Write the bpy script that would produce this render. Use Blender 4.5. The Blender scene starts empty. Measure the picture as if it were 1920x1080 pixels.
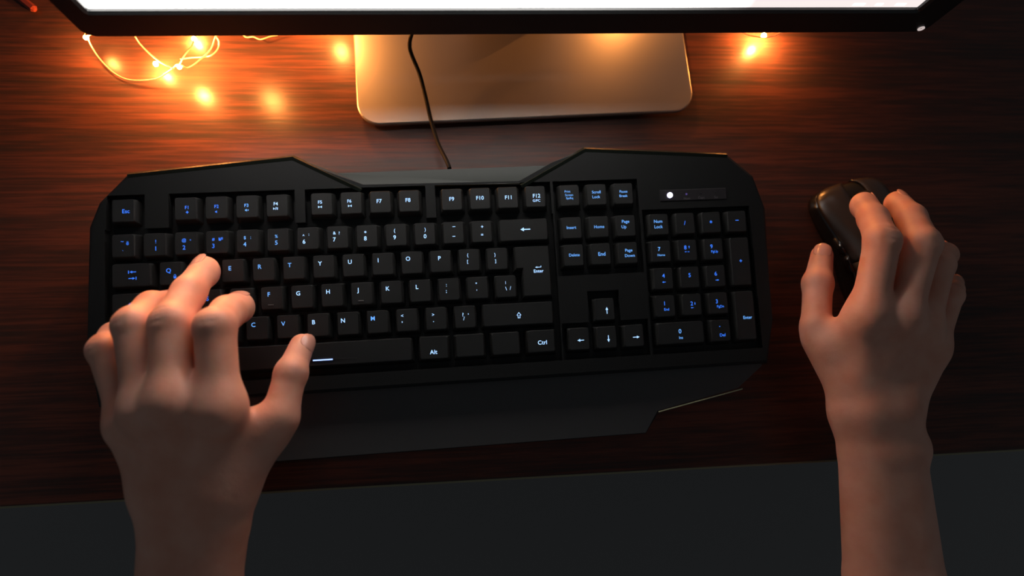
import bpy, bmesh, math, random
import numpy as np
from mathutils import Vector, Matrix

# ------------------------------------------------------------------ camera, world, exposure
random.seed(3)
scene = bpy.context.scene
COL = scene.collection
FPX = 1100.0
CAM = np.array([0.00168242, -0.11269325, 0.42511539])
RWC = np.array([[0.99351746, -0.06669935, 0.09205574],
                [0.04992758, 0.98352035, 0.17376694],
                [-0.10212883, -0.16804437, 0.98047478]])      # world -> camera
cam = bpy.data.cameras.new('camera')
cam.sensor_width = 36.0
cam.lens = FPX / 1920 * 36
cam.clip_start = 0.01
cam.dof.use_dof = True
cam.dof.focus_distance = 0.395
cam.dof.aperture_fstop = 3.2
camo = bpy.data.objects.new('camera', cam)
COL.objects.link(camo)
m4 = Matrix([list(r) for r in RWC.T]).to_4x4()
m4.translation = Vector(CAM)
camo.matrix_world = m4
scene.camera = camo

scene.view_settings.view_transform = 'Standard'
scene.view_settings.look = 'None'
scene.view_settings.gamma = 1.0
scene.view_settings.exposure = 0.0
scene.view_settings.use_curve_mapping = False

AMBIENT = 0.054
BULB = 3400.0
SCREEN = 12.0
LIGHT_BAND_TOP = .135  # top of the bright screen band, content made up for low light
w = bpy.data.worlds.new('night_room')
scene.world = w
w.use_nodes = True
w.node_tree.nodes['Background'].inputs[0].default_value = (0.84, 0.96, 1.04, 1)
w.node_tree.nodes['Background'].inputs[1].default_value = AMBIENT


# ------------------------------------------------------------------ rays of the camera, used for measuring
def ray(x, y):
    return RWC.T @ np.array([(x - 960) / FPX, (540 - y) / FPX, -1.0])


def at_z(x, y, z):
    d = ray(x, y)
    return Vector(CAM + d * ((z - CAM[2]) / d[2]))


def at_y(x, y, wy):
    d = ray(x, y)
    return Vector(CAM + d * ((wy - CAM[1]) / d[1]))


# ------------------------------------------------------------------ materials
def mat(name, base=(.5, .5, .5), rough=.5, metal=0.0, spec=.5, emit=None, es=0.0, **kw):
    m = bpy.data.materials.new(name)
    m.use_nodes = True
    b = m.node_tree.nodes['Principled BSDF']
    b.inputs['Base Color'].default_value = (*base, 1)
    b.inputs['Roughness'].default_value = rough
    b.inputs['Metallic'].default_value = metal
    b.inputs['Specular IOR Level'].default_value = spec
    if emit:
        b.inputs['Emission Color'].default_value = (*emit, 1)
        b.inputs['Emission Strength'].default_value = es
    for k, v in kw.items():
        b.inputs[k].default_value = v
    return m


def nodes(m):
    return m.node_tree.nodes, m.node_tree.links, m.node_tree.nodes['Principled BSDF']


def add_bump(m, scale, strength, dist=0.0004, detail=4, stretch=(1, 1, 1)):
    n, l, b = nodes(m)
    tc = n.new('ShaderNodeTexCoord')
    mp = n.new('ShaderNodeMapping')
    mp.inputs['Scale'].default_value = stretch
    no = n.new('ShaderNodeTexNoise')
    no.inputs['Scale'].default_value = scale
    no.inputs['Detail'].default_value = detail
    bu = n.new('ShaderNodeBump')
    bu.inputs['Strength'].default_value = strength
    bu.inputs['Distance'].default_value = dist
    l.new(tc.outputs['Object'], mp.inputs[0])
    l.new(mp.outputs[0], no.inputs[0])
    l.new(no.outputs[0], bu.inputs['Height'])
    l.new(bu.outputs[0], b.inputs['Normal'])
    return no


def wood_material():
    m = mat('dark_reddish_wood', rough=.2, spec=.24)
    n, l, b = nodes(m)
    tc = n.new('ShaderNodeTexCoord')
    # broad figure, bent a little
    mp = n.new('ShaderNodeMapping')
    mp.inputs['Scale'].default_value = (2.2, 60, 20)
    l.new(tc.outputs['Object'], mp.inputs[0])
    n1 = n.new('ShaderNodeTexNoise')
    n1.inputs['Scale'].default_value = 1.6
    n1.inputs['Detail'].default_value = 3
    n1.inputs['Distortion'].default_value = .5
    l.new(mp.outputs[0], n1.inputs[0])
    mp2 = n.new('ShaderNodeMapping')
    mp2.inputs['Scale'].default_value = (12, 300, 60)
    l.new(tc.outputs['Object'], mp2.inputs[0])
    n2 = n.new('ShaderNodeTexNoise')
    n2.inputs['Scale'].default_value = 1.5
    n2.inputs['Detail'].default_value = 5
    n2.inputs['Roughness'].default_value = .6
    l.new(mp2.outputs[0], n2.inputs[0])
    mx = n.new('ShaderNodeMix')
    mx.data_type = 'FLOAT'
    mx.inputs['Factor'].default_value = .58
    l.new(n1.outputs[0], mx.inputs['A'])
    l.new(n2.outputs[0], mx.inputs['B'])
    cr = n.new('ShaderNodeValToRGB')
    e = cr.color_ramp.elements
    e[0].position = .39
    e[0].color = (.042, .027, .024, 1)
    e[1].position = .60
    e[1].color = (.125, .043, .029, 1)
    q = cr.color_ramp.elements.new(.48)
    q.color = (.068, .030, .024, 1)
    l.new(mx.outputs[0], cr.inputs[0])
    l.new(cr.outputs[0], b.inputs['Base Color'])
    mr = n.new('ShaderNodeMapRange')
    mr.inputs['To Min'].default_value = .27
    mr.inputs['To Max'].default_value = .38
    l.new(mx.outputs[0], mr.inputs[0])
    l.new(mr.outputs[0], b.inputs['Roughness'])
    bu = n.new('ShaderNodeBump')
    bu.inputs['Strength'].default_value = .25
    bu.inputs['Distance'].default_value = .0003
    l.new(n2.outputs[0], bu.inputs['Height'])
    l.new(bu.outputs[0], b.inputs['Normal'])
    return m


def skin_material():
    m = mat('skin', base=(.62, .30, .21), rough=.48, spec=.4)
    n, l, b = nodes(m)
    b.inputs['Subsurface Weight'].default_value = .25
    b.inputs['Subsurface Radius'].default_value = (1.0, .25, .12)
    b.inputs['Subsurface Scale'].default_value = .004
    tc = n.new('ShaderNodeTexCoord')
    no = n.new('ShaderNodeTexNoise')
    no.inputs['Scale'].default_value = 55
    no.inputs['Detail'].default_value = 3
    l.new(tc.outputs['Object'], no.inputs[0])
    cr = n.new('ShaderNodeValToRGB')
    cr.color_ramp.elements[0].position = .3
    cr.color_ramp.elements[0].color = (.72, .32, .22, 1)
    cr.color_ramp.elements[1].position = .7
    cr.color_ramp.elements[1].color = (.80, .41, .30, 1)
    l.new(no.outputs[0], cr.inputs[0])
    l.new(cr.outputs[0], b.inputs['Base Color'])
    vo = n.new('ShaderNodeTexVoronoi')
    vo.feature = 'DISTANCE_TO_EDGE'
    vo.inputs['Scale'].default_value = 900
    l.new(tc.outputs['Object'], vo.inputs[0])
    n3 = n.new('ShaderNodeTexNoise')
    n3.inputs['Scale'].default_value = 260
    n3.inputs['Detail'].default_value = 5
    l.new(tc.outputs['Object'], n3.inputs[0])
    ad = n.new('ShaderNodeMath')
    ad.operation = 'MULTIPLY_ADD'
    ad.inputs[1].default_value = .3
    l.new(vo.outputs[0], ad.inputs[0])
    l.new(n3.outputs[0], ad.inputs[2])
    bu = n.new('ShaderNodeBump')
    bu.inputs['Strength'].default_value = .35
    bu.inputs['Distance'].default_value = .0006
    l.new(ad.outputs[0], bu.inputs['Height'])
    l.new(bu.outputs[0], b.inputs['Normal'])
    return m


M = {
    'wood': wood_material(),
    'skin': skin_material(),
    'nail': mat('fingernail', (.72, .36, .28), .22, spec=.5),
    'key': mat('black_keycap_plastic', (.019, .0185, .018), .48, spec=.5),
    'body': mat('black_matte_plastic', (.015, .015, .015), .5, spec=.22),
    'well': mat('black_key_well', (.18, .175, .17), .6, spec=.3),
    'gloss': mat('glossy_black_panel', (.014, .018, .014), .22, spec=.09),
    'rest': mat('black_palm_rest_plastic', (.085, .08, .08), .55, spec=.25),
    'cable': mat('black_cable_rubber', (.006, .006, .006), .6, spec=.08),
    'rubber': mat('black_rubber', (.012, .012, .012), .5, spec=.4),
    'silver': mat('satin_silver_metal', (.50, .45, .41), .42, metal=.8, spec=.5),
    'monitor': mat('black_monitor_plastic', (.02, .0205, .021), .35, spec=.4),
    'copper': mat('copper_wire', (.95, .70, .50), .32, metal=.6, spec=.6),
    'bulb': mat('warm_light_bulb', (1, .6, .3), .3, emit=(1.0, .355, .075), es=BULB),
    'bulb_dim': mat('warm_light_bulb_weak', (1, .6, .3), .3, emit=(1.0, .355, .075), es=BULB * .45),
    'bulb_strong': mat('warm_light_bulb_strong', (1, .6, .3), .3, emit=(1.0, .355, .075), es=BULB * 1.7),
    'leg1': mat('legend_pale_blue', (.2, .3, .4), .5, emit=(.38, .62, 1.0), es=1.3),
    'leg2': mat('legend_light_blue', (.1, .2, .4), .5, emit=(.14, .42, 1.0), es=1.0),
    'leg3': mat('legend_deep_blue', (.05, .1, .4), .5, emit=(.035, .2, .98), es=1.0),
    'led': mat('white_violet_led', (.5, .5, 1), .3, emit=(.75, .72, 1.0), es=4.0),
    'leddim': mat('dim_violet_led', (.1, .08, .2), .3, emit=(.1, .06, .3), es=.5),
    'slot': mat('blue_white_slot_light', (.3, .4, 1), .3, emit=(.35, .5, 1.0), es=1.6),
    'mark': mat('grey_print', (.16, .15, .15), .6),
    'ledpanel': mat('indicator_panel_plastic', (.03, .026, .028), .3, spec=.5),
    'mousetop': mat('mouse_soft_black', (.035, .027, .022), .3, spec=.6),
    'mousegloss': mat('mouse_gloss_black', (.01, .01, .01), .08, spec=.9),
    'edge_highlight': mat('pale_edge_highlight', (.30, .27, .16), .35, spec=.5),
    'glint': mat('pale_yellow_glint', (.75, .72, .45), .35, metal=.3, spec=.6),
    'floor': mat('dark_floor', (.24, .225, .22), .7, spec=.2),
    'box': mat('red_lacquered_wood', (.20, .035, .025), .4, spec=.5),
    'ring': mat('pale_power_ring', (.8, .7, .68), .3, emit=(.9, .75, .72), es=.55),
    'deskleg': mat('black_metal_leg', (.03, .03, .03), .4),
}
add_bump(M['key'], 3000, .12, .0002)
add_bump(M['body'], 2200, .12, .0002)
add_bump(M['rest'], 2500, .2, .0002)
add_bump(M['rubber'], 1500, .1, .0002)
add_bump(M['floor'], 60, .2, .001)
add_bump(M['silver'], 900, .04, .0002, 2, (1, 12, 1))


def screen_material():
    m = bpy.data.materials.new('lit_screen')
    m.use_nodes = True
    n, l = m.node_tree.nodes, m.node_tree.links
    b = n['Principled BSDF']
    b.inputs['Base Color'].default_value = (.02, .02, .02, 1)
    b.inputs['Roughness'].default_value = .3
    # left side boosted to light the left hand, right weaker and slightly rosier
    tc = n.new('ShaderNodeTexCoord')
    sx = n.new('ShaderNodeSeparateXYZ')
    l.new(tc.outputs['Object'], sx.inputs[0])
    mr = n.new('ShaderNodeMapRange')
    mr.inputs['From Min'].default_value = .02
    mr.inputs['From Max'].default_value = .14
    l.new(sx.outputs[0], mr.inputs[0])
    mx = n.new('ShaderNodeMix')
    mx.data_type = 'RGBA'
    mx.inputs['A'].default_value = (1.0, .97, .93, 1)
    mx.inputs['B'].default_value = (.081, .072, .070, 1)
    l.new(mr.outputs[0], mx.inputs['Factor'])
    l.new(mx.outputs['Result'], b.inputs['Emission Color'])
    # bright lower band, dark above: unseen content made up to light the hands low
    gt = n.new('ShaderNodeMath')
    gt.operation = 'LESS_THAN'
    gt.inputs[1].default_value = LIGHT_BAND_TOP
    l.new(sx.outputs[2], gt.inputs[0])
    ms = n.new('ShaderNodeMapRange')
    ms.inputs['To Min'].default_value = .03
    ms.inputs['To Max'].default_value = SCREEN
    l.new(gt.outputs[0], ms.inputs[0])
    l.new(ms.outputs[0], b.inputs['Emission Strength'])
    return m


M['screen'] = screen_material()
M['screenicon'] = mat('screen_icon', (.1, .1, .1), .5, emit=(1, .98, .93), es=1.2)


# ------------------------------------------------------------------ object helpers
def link(o, parent=None):
    COL.objects.link(o)
    if parent is not None:
        o.parent = parent
    return o


def empty(name, label, cat, loc=(0, 0, 0), rot=(0, 0, 0), group=None):
    o = bpy.data.objects.new(name, None)
    o.empty_display_size = .02
    o.location = loc
    o.rotation_euler = rot
    link(o)
    o['label'] = label
    o['category'] = cat
    if group:
        o['group'] = group
    return o


def obj(name, bm, m, parent=None, smooth=False, loc=None, rotz=None):
    me = bpy.data.meshes.new(name)
    bmesh.ops.recalc_face_normals(bm, faces=bm.faces)
    bm.to_mesh(me)
    bm.free()
    return mobj(name, me, m, parent, smooth, loc, rotz)


def mobj(name, me, m, parent=None, smooth=False, loc=None, rotz=None):
    if m is not None and not me.materials:
        me.materials.append(m)
    if smooth:
        for p in me.polygons:
            p.use_smooth = True
    o = bpy.data.objects.new(name, me)
    link(o, parent)
    if loc is not None:
        o.location = loc
    if rotz is not None:
        o.rotation_euler = (0, 0, rotz)
    return o


def box_bm(x0, x1, y0, y1, z0, z1, bev=0.0, seg=2, bm=None):
    own = bm is None
    b = bmesh.new()
    vs = [b.verts.new((x, y, z)) for z in (z0, z1) for y in (y0, y1) for x in (x0, x1)]
    for f in ((0, 2, 3, 1), (4, 5, 7, 6), (0, 1, 5, 4), (1, 3, 7, 5), (3, 2, 6, 7), (2, 0, 4, 6)):
        b.faces.new([vs[i] for i in f])
    if bev > 0:
        bmesh.ops.bevel(b, geom=b.edges[:], offset=bev, segments=seg, profile=.6, affect='EDGES')
    if own:
        return b
    me = bpy.data.meshes.new('tmp')
    b.to_mesh(me)
    b.free()
    bm.from_mesh(me)
    bpy.data.meshes.remove(me)
    return bm


def loft_bm(rings, close=True, cap=True, bm=None):
    """rings: list of equally long point lists"""
    b = bm or bmesh.new()
    R = [[b.verts.new(p) for p in r] for r in rings]
    n = len(rings[0])
    for a, c in zip(R[:-1], R[1:]):
        for i in range(n if close else n - 1):
            j = (i + 1) % n
            b.faces.new((a[i], a[j], c[j], c[i]))
    if cap:
        b.faces.new(R[0][::-1])
        b.faces.new(R[-1])
    return b


def prism_bm(poly, z0, z1, inset=0.0, bev=0.0, seg=1, bm=None):
    """poly CCW; top ring optionally inset"""
    top = inset_poly(poly, inset) if inset else poly
    b = loft_bm([[(x, y, z0) for x, y in poly], [(x, y, z1) for x, y in top]])
    if bev > 0:
        zt = z1 - 1e-7
        es = [e for e in b.edges if all(v.co.z > zt for v in e.verts)]
        bmesh.ops.bevel(b, geom=es, offset=bev, segments=seg, profile=.5, affect='EDGES')
    if bm is None:
        return b
    me = bpy.data.meshes.new('tmp')
    b.to_mesh(me)
    b.free()
    bm.from_mesh(me)
    bpy.data.meshes.remove(me)
    return bm


def inset_poly(poly, d):
    n = len(poly)
    out = []
    for i in range(n):
        p0, p1, p2 = (Vector(poly[i - 1]), Vector(poly[i]), Vector(poly[(i + 1) % n]))
        e1 = (p1 - p0).normalized()
        e2 = (p2 - p1).normalized()
        n1 = Vector((-e1.y, e1.x))
        n2 = Vector((-e2.y, e2.x))
        k = (n1 + n2)
        k = k / max(.2, k.dot(n1))
        out.append((p1.x + k.x * d, p1.y + k.y * d))
    return out


def catmull(pts, n=8):
    P = [Vector(p) for p in pts]
    P = [P[0] * 2 - P[1]] + P + [P[-1] * 2 - P[-2]]
    out = []
    for i in range(1, len(P) - 2):
        for k in range(n):
            t = k / n
            a, b, c, d = P[i - 1], P[i], P[i + 1], P[i + 2]
            out.append(.5 * ((2 * b) + (c - a) * t + (2 * a - 5 * b + 4 * c - d) * t * t + (3 * b - a - 3 * c + d) * t ** 3))
    out.append(P[-2].copy())
    return out


def tube_bm(pts, r, sides=8, n=8, bm=None):
    C = catmull(pts, n)
    rings = []
    up = Vector((0, 0, 1))
    for i, p in enumerate(C):
        t = (C[min(i + 1, len(C) - 1)] - C[max(i - 1, 0)]).normalized()
        s = t.cross(up)
        if s.length < 1e-3:
            s = t.cross(Vector((1, 0, 0)))
        s.normalize()
        u = s.cross(t)
        rings.append([p + (s * math.cos(a) + u * math.sin(a)) * r for a in [2 * math.pi * k / sides for k in range(sides)]])
    return loft_bm(rings, bm=bm)


def sphere_bm(c, r, sub=2, scale=(1, 1, 1), bm=None):
    b = bm or bmesh.new()
    mt = Matrix.Translation(c) @ Matrix.Diagonal((*scale, 1))
    bmesh.ops.create_icosphere(b, subdivisions=sub, radius=r, matrix=mt)
    return b


def cyl_bm(c, r, h, seg=32, bev=0, bm=None):
    b = bm or bmesh.new()
    bmesh.ops.create_cone(b, cap_ends=True, segments=seg, radius1=r, radius2=r, depth=h, matrix=Matrix.Translation(c))
    if bev:
        es = [e for e in b.edges if abs(e.verts[0].co.z - e.verts[1].co.z) < 1e-7 and len(e.link_faces) == 2]
        bmesh.ops.bevel(b, geom=es, offset=bev, segments=2, affect='EDGES')
    return b


def rounded_rect(x0, x1, y0, y1, r, n=8):
    out = []
    for cx, cy, a0 in ((x1 - r, y0 + r, -90), (x1 - r, y1 - r, 0), (x0 + r, y1 - r, 90), (x0 + r, y0 + r, 180)):
        for k in range(n + 1):
            a = math.radians(a0 + 90 * k / n)
            out.append((cx + r * math.cos(a), cy + r * math.sin(a)))
    return out


# ------------------------------------------------------------------ floor and desk
fl = obj('floor', box_bm(-2.5, 2.5, -2.5, 2.5, -.76, -.74), M['floor'])
fl['kind'] = 'structure'

desk = empty('desk', 'dark reddish-brown wooden desk with streaky horizontal grain and a highlight painted along its worn front edge', 'desk', (0, 0, 0), (0, 0, math.radians(-1.5)))
DY = -.1735
obj('desktop', box_bm(-.62, .88, DY, .42, -.028, 0, .0012, 2), M['wood'], desk)
bd = obj('worn_edge_highlight', box_bm(-.62, .88, DY - .0012, DY + .0002, -.0275, -.0009), M['edge_highlight'], desk)  # strip paler than the desk, stands in for its worn edge's highlight
bd['label'] = 'thin pale strip painted as the highlight of the worn front edge'
for lx in (-.58, .82):
    for ly in (DY + .06, .36):
        obj('leg', box_bm(lx, lx + .04, ly, ly + .04, -.74, -.0282, .002), M['deskleg'], desk)

# ------------------------------------------------------------------ keyboard (its own frame: cap tops at z=0, tilted on its feet)
TH = math.radians(5.0)
kb = empty('keyboard', 'wide black gaming keyboard with glowing blue key legends, tilted up on the desk', 'keyboard', (0, 0, .0414148), (TH, 0, 0))
KM = Matrix.Translation((0, 0, .0414148)) @ Matrix.Rotation(TH, 4, 'X')
KI = KM.inverted()
U = .01905


def at_k(x, y, z=0.0):
    """camera ray against a plane of the keyboard frame, in keyboard coordinates"""
    o = KI @ Vector(CAM)
    d = KI.to_3x3() @ Vector(ray(x, y))
    return o + d * ((z - o.z) / d.z)


def mm(l):
    return [(a / 1000, b / 1000) for a, b in l]


outline = mm([(-140, -152), (132, -152), (143, -137), (200, -125.5), (219, -112), (225, -78), (228, 2), (221, 26), (202.5, 42.7), (98.7, 49.7), (75.3, 39.7),
              (-73.1, 38.5), (-98.8, 49.4), (-202.7, 40.6), (-220.5, 22), (-226.5, 6), (-227, -70), (-222, -112), (-203, -126), (-150, -138)])
frame_poly = mm([(219, -108), (225, -78), (228, 2), (221, 26), (202.5, 42.7), (98.7, 49.7), (75.3, 39.7), (52, 25), (-54.3, 26), (-73.1, 38.5),
                 (-98.8, 49.4), (-202.7, 40.6), (-220.5, 22), (-226.5, 6), (-227, -70), (-221, -108)])


def cut_mesh(bm, holes):
    """subtract boxes from a bmesh, return a mesh"""
    a = bpy.data.objects.new('a', bpy.data.meshes.new('a'))
    bmesh.ops.recalc_face_normals(bm, faces=bm.faces)
    bm.to_mesh(a.data)
    bm.free()
    COL.objects.link(a)
    tmp = []
    for i, h in enumerate(holes):
        c = bpy.data.objects.new('c', bpy.data.meshes.new('c'))
        hb = box_bm(*h)
        bmesh.ops.recalc_face_normals(hb, faces=hb.faces)
        hb.to_mesh(c.data)
        hb.free()
        COL.objects.link(c)
        md = a.modifiers.new('b%d' % i, 'BOOLEAN')
        md.operation = 'DIFFERENCE'
        md.solver = 'EXACT'
        md.object = c
        tmp.append(c)
    dg = bpy.context.evaluated_depsgraph_get()
    dg.update()
    me = bpy.data.meshes.new_from_object(a.evaluated_get(dg))
    for c in tmp:
        bpy.data.objects.remove(c)
    bpy.data.objects.remove(a)
    return me


X0 = 11.25
well_main = ((-.12 - X0) * U, (15.12 - X0) * U, -4.95 * U, .12 * U)
wells = []
for (ua, ub, ra, rb) in ((-.12, 15.12, 0, 5), (15.17, 18.33, 0, 2), (15.17, 18.33, 4, 5), (16.17, 17.33, 2.9, 4.1), (18.42, 22.58, 0, 5)):
    wells.append(((ua - X0) * U, (ub - X0) * U, -(rb + .04) * U - .001, -ra * U + .004, -.0068, .02))
R0 = .0227275            # far edge of the function row's cap tops
for ua, ub in ((-.08, 1.15), (1.92, 6.08), (6.42, 10.58), (10.92, 15.08), (15.17, 18.33)):
    wells.append(((ua - X0) * U, (ub - X0) * U, R0 - U - .0005, R0 + .0035, -.0068, .02))

obj('base', prism_bm(outline, -.026, -.0160, 0), M['body'], kb)
fm = cut_mesh(prism_bm(frame_poly, -.0159, -.0015, 0, .0022, 2), wells)
mobj('frame', fm, M['body'], kb)
# glossy bar between the two wings
bar = [(-.0722, .0378, -.0061), (-.0540, .0262, -.0022), (.0518, .0252, -.0022), (.0745, .0390, -.0061)]
b = loft_bm([[(x, y, -.0159) for x, y, z in bar], bar])
obj('glossy_panel', b, M['gloss'], kb)
# rims of the wings, chamfered ridges that stand up over the bar
for side in (((-.2027, .0406), (-.0988, .0494)), ((-.0988, .0494), (-.0543, .0258)), ((.0987, .0497), (.0520, .0250)), ((.0987, .0497), (.2025, .0427))):
    (xa, ya), (xb, yb) = side
    d = Vector((xb - xa, yb - ya)).normalized()
    nn = Vector((-d.y, d.x))
    if nn.y < 0:
        nn = -nn
    if ya > yb or (xa > xb):
        pass
    pr = []
    for t, (x, y) in enumerate((side[0], side[1])):
        wd = .0032
        pr.append([(x - nn.x * wd, y - nn.y * wd, -.0014), (x - nn.x * .0012, y - nn.y * .0012, -.0004),
                   (x + nn.x * .0006, y + nn.y * .0006, -.0030), (x + nn.x * .0008, y + nn.y * .0008, -.0085)])
    obj('rim', loft_bm(pr), M['gloss'], kb)
# palm rest, sloping to the front
pr_back = [(-.220, -.1075), (.218, -.1075)]
rest = [(-.2195, -.1095, -.0073), (-.2015, -.1240, -.0085), (-.150, -.1365, -.0112), (-.139, -.1510, -.0165), (.131, -.1510, -.0165), (.1400, -.1362, -.0112),
        (.1990, -.1245, -.0085), (.2175, -.1095, -.0073)]
rest = [(x, y, -.0073 + (y + .1085) * .13) for x, y, z in rest]
b = loft_bm([[(x, y, -.0158), (x, y, z), (x * .997, -.1080, -.0073), (x * .997, -.1080, -.0158)] for x, y, z in rest])
obj('palm_rest', b, M['rest'], kb)
pa, pb = at_k(1235, 772, -.0107), at_k(1392, 729, -.0091)  # pale tube painted in as the highlight along the palm rest's edge
obj('glint_line', tube_bm([pa, (pa + pb) / 2, pb], .00042, 6, 4), M['glint'], kb)['label'] = 'thin pale painted highlight on the palm rest'
for fx in (-.17, .17):
    obj('foot', box_bm(fx - .018, fx + .018, .022, .030, -.0444, -.0262, .0006), M['rubber'], kb)


# text and symbol meshes
_font_cache = {}


def text_mesh(s, size):
    key = (s, round(size, 6))
    if key in _font_cache:
        return _font_cache[key]
    cu = bpy.data.curves.new('t', 'FONT')
    cu.body = s
    cu.size = size
    cu.align_x = 'CENTER'
    cu.align_y = 'CENTER'
    cu.resolution_u = 3
    cu.offset = size * .012
    o = bpy.data.objects.new('t', cu)
    COL.objects.link(o)
    dg = bpy.context.evaluated_depsgraph_get()
    dg.update()
    me = bpy.data.meshes.new_from_object(o.evaluated_get(dg))
    bpy.data.objects.remove(o)
    # centre on the real bounds
    if len(me.vertices):
        xs = [v.co.x for v in me.vertices]
        ys = [v.co.y for v in me.vertices]
        cx, cy = (min(xs) + max(xs)) / 2, (min(ys) + max(ys)) / 2
        for v in me.vertices:
            v.co.x -= cx
            v.co.y -= cy
    _font_cache[key] = me
    return me


def poly_sym(polys):
    b = bmesh.new()
    for p in polys:
        b.faces.new([b.verts.new((x / 1000, y / 1000, 0)) for x, y in p])
    me = bpy.data.meshes.new('s')
    b.to_mesh(me)
    b.free()
    return me


def arrow(L=4.2, wsh=.42, head=1.5, hw=.85):
    # points to -x
    return [[(-L / 2 + head, -hw), (-L / 2 + head, hw), (-L / 2, 0)], [(-L / 2 + head, -wsh / 2), (L / 2, -wsh / 2), (L / 2, wsh / 2), (-L / 2 + head, wsh / 2)]]


def rotp(polys, a, s=1.0):
    c, k = math.cos(a), math.sin(a)
    return [[((x * c - y * k) * s, (x * k + y * c) * s) for x, y in p] for p in polys]


def shiftp(polys, dx, dy):
    return [[(x + dx, y + dy) for x, y in p] for p in polys]


SYM = {
    '<-': poly_sym(arrow(5.4, .55, 1.9, 1.05)),
    'left': poly_sym(arrow(4.6, .5, 1.9, .95)),
    'right': poly_sym(rotp(arrow(4.6, .5, 1.9, .95), math.pi)),
    'up': poly_sym(rotp(arrow(4.6, .5, 1.9, .95), -math.pi / 2)),
    'down': poly_sym(rotp(arrow(4.6, .5, 1.9, .95), math.pi / 2)),
    'sleft': poly_sym(arrow(2.6, .4, 1.2, .65)),
    'sright': poly_sym(rotp(arrow(2.6, .4, 1.2, .65), math.pi)),
    'sup': poly_sym(rotp(arrow(2.2, .4, 1.1, .6), -math.pi / 2)),
    'sdown': poly_sym(rotp(arrow(2.2, .4, 1.1, .6), math.pi / 2)),
    'ent': poly_sym(arrow(5.0, .4, 1.8, .7) + [[(2.1, .2), (2.5, .2), (2.5, 1.2), (2.1, 1.2)]]),
    'tabl': poly_sym(shiftp(arrow(4.0, .5, 1.6, .8), .3, 0) + [[(-2.5, -.95), (-2.05, -.95), (-2.05, .95), (-2.5, .95)]]),
    'tabr': poly_sym(rotp(shiftp(arrow(4.0, .5, 1.6, .8), .3, 0) + [[(-2.5, -.95), (-2.05, -.95), (-2.05, .95), (-2.5, .95)]], math.pi)),
    'shift': poly_sym([[(-1.7, -.1), (-1.2, .2), (0, 1.45), (0, 2.1)], [(0, 2.1), (0, 1.45), (1.2, .2), (1.7, -.1)],
                       [(-1.7, -.1), (-.75, -.1), (-.45, .2), (-1.2, .2)], [(.75, -.1), (1.7, -.1), (1.2, .2), (.45, .2)],
                       [(-.85, -.1), (-.45, .2), (-.45, -1.6), (-.85, -1.95)], [(.85, -.1), (.85, -1.95), (.45, -1.6), (.45, .2)],
                       [(-.85, -1.95), (-.45, -1.6), (.45, -1.6), (.85, -1.95)]]),
    'spk': poly_sym([[(-.9, -.4), (-.3, -.4), (.3, -.9), (.3, .9), (-.3, .4), (-.9, .4)]]),
    'spkp': poly_sym([[(-.9, -.4), (-.3, -.4), (.3, -.9), (.3, .9), (-.3, .4), (-.9, .4)], [(.6, -.15), (1.5, -.15), (1.5, .15), (.6, .15)], [(.9, -.45), (1.2, -.45), (1.2, .45), (.9, .45)]]),
    'skip': poly_sym([[(-1.2, -.8), (-1.2, .8), (0, 0)], [(0, 0), (1.2, .8), (1.2, -.8)]]),
    'mute': poly_sym([[(-1.1, 0), (-.35, .35), (0, 1.1), (.35, .35), (1.1, 0), (.35, -.35), (0, -1.1), (-.35, -.35)]]),
    'play': poly_sym([[(-1.6, -.8), (-1.6, .8), (-.5, 0)], [(-.4, -.9), (-.05, -.9), (.4, .9), (.05, .9)], [(.6, -.8), (.85, -.8), (.85, .8), (.6, .8)], [(1.1, -.8), (1.35, -.8), (1.35, .8), (1.1, .8)]]),
    'dash': poly_sym([[(-1.1, -.22), (1.1, -.22), (1.1, .22), (-1.1, .22)]]),
    'dot': poly_sym([[(.55 * math.cos(a), .55 * math.sin(a)) for a in [k * math.pi / 4 for k in range(8)]]]),
    'bar': poly_sym([[(-.18, -1.2), (.18, -1.2), (.18, 1.2), (-.18, 1.2)]]),
}


def legend(parent, items, m, origin):
    """items: (text or symbol, photo x, photo y, size mm); joined into one mesh on the cap top"""
    b = bmesh.new()
    for s, px, py, size in items:
        p = at_k(px, py, .00006)
        if s in SYM:
            me = SYM[s]
            k = size if size else 1.0
        else:
            me = text_mesh(s, size / 1000)
            k = 1.0
        n0 = len(b.verts)
        b.from_mesh(me)
        b.verts.ensure_lookup_table()
        for v in b.verts[n0:]:
            v.co = Vector((v.co.x * k + p.x - origin[0], v.co.y * k + p.y - origin[1], .00006))
    me = bpy.data.meshes.new('legend')
    b.to_mesh(me)
    b.free()
    return mobj('legend', me, m, parent)


_caps = {}


def cap_mesh(wu, hu, H=.0085):
    key = (wu, hu, H)
    if key not in _caps:
        hw, hh = wu * U / 2, hu * U / 2
        g = .00045
        y1 = 0.0       # origin: far edge of the cap top, middle
        top = rounded_rect(-hw + .0031, hw - .0031, y1 - hu * U + .0052, y1, .0012, 3)
        mid = rounded_rect(-hw + .0026, hw - .0026, y1 - hu * U + .0044, y1 + .0004, .0014, 3)
        bot = rounded_rect(-hw + g, hw - g, y1 - hu * U + .0018, y1 + .0010, .0012, 3)
        b = loft_bm([[(x, y, -H) for x, y in bot], [(x, y, -.0009) for x, y in mid], [(x, y, -.00015) for x, y in inset_poly(mid, .0004)], [(x, y, 0) for x, y in top]])
        me = bpy.data.meshes.new('keycap')
        bmesh.ops.recalc_face_normals(b, faces=b.faces)
        b.to_mesh(me)
        b.free()
        _caps[key] = me
    return _caps[key]


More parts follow.
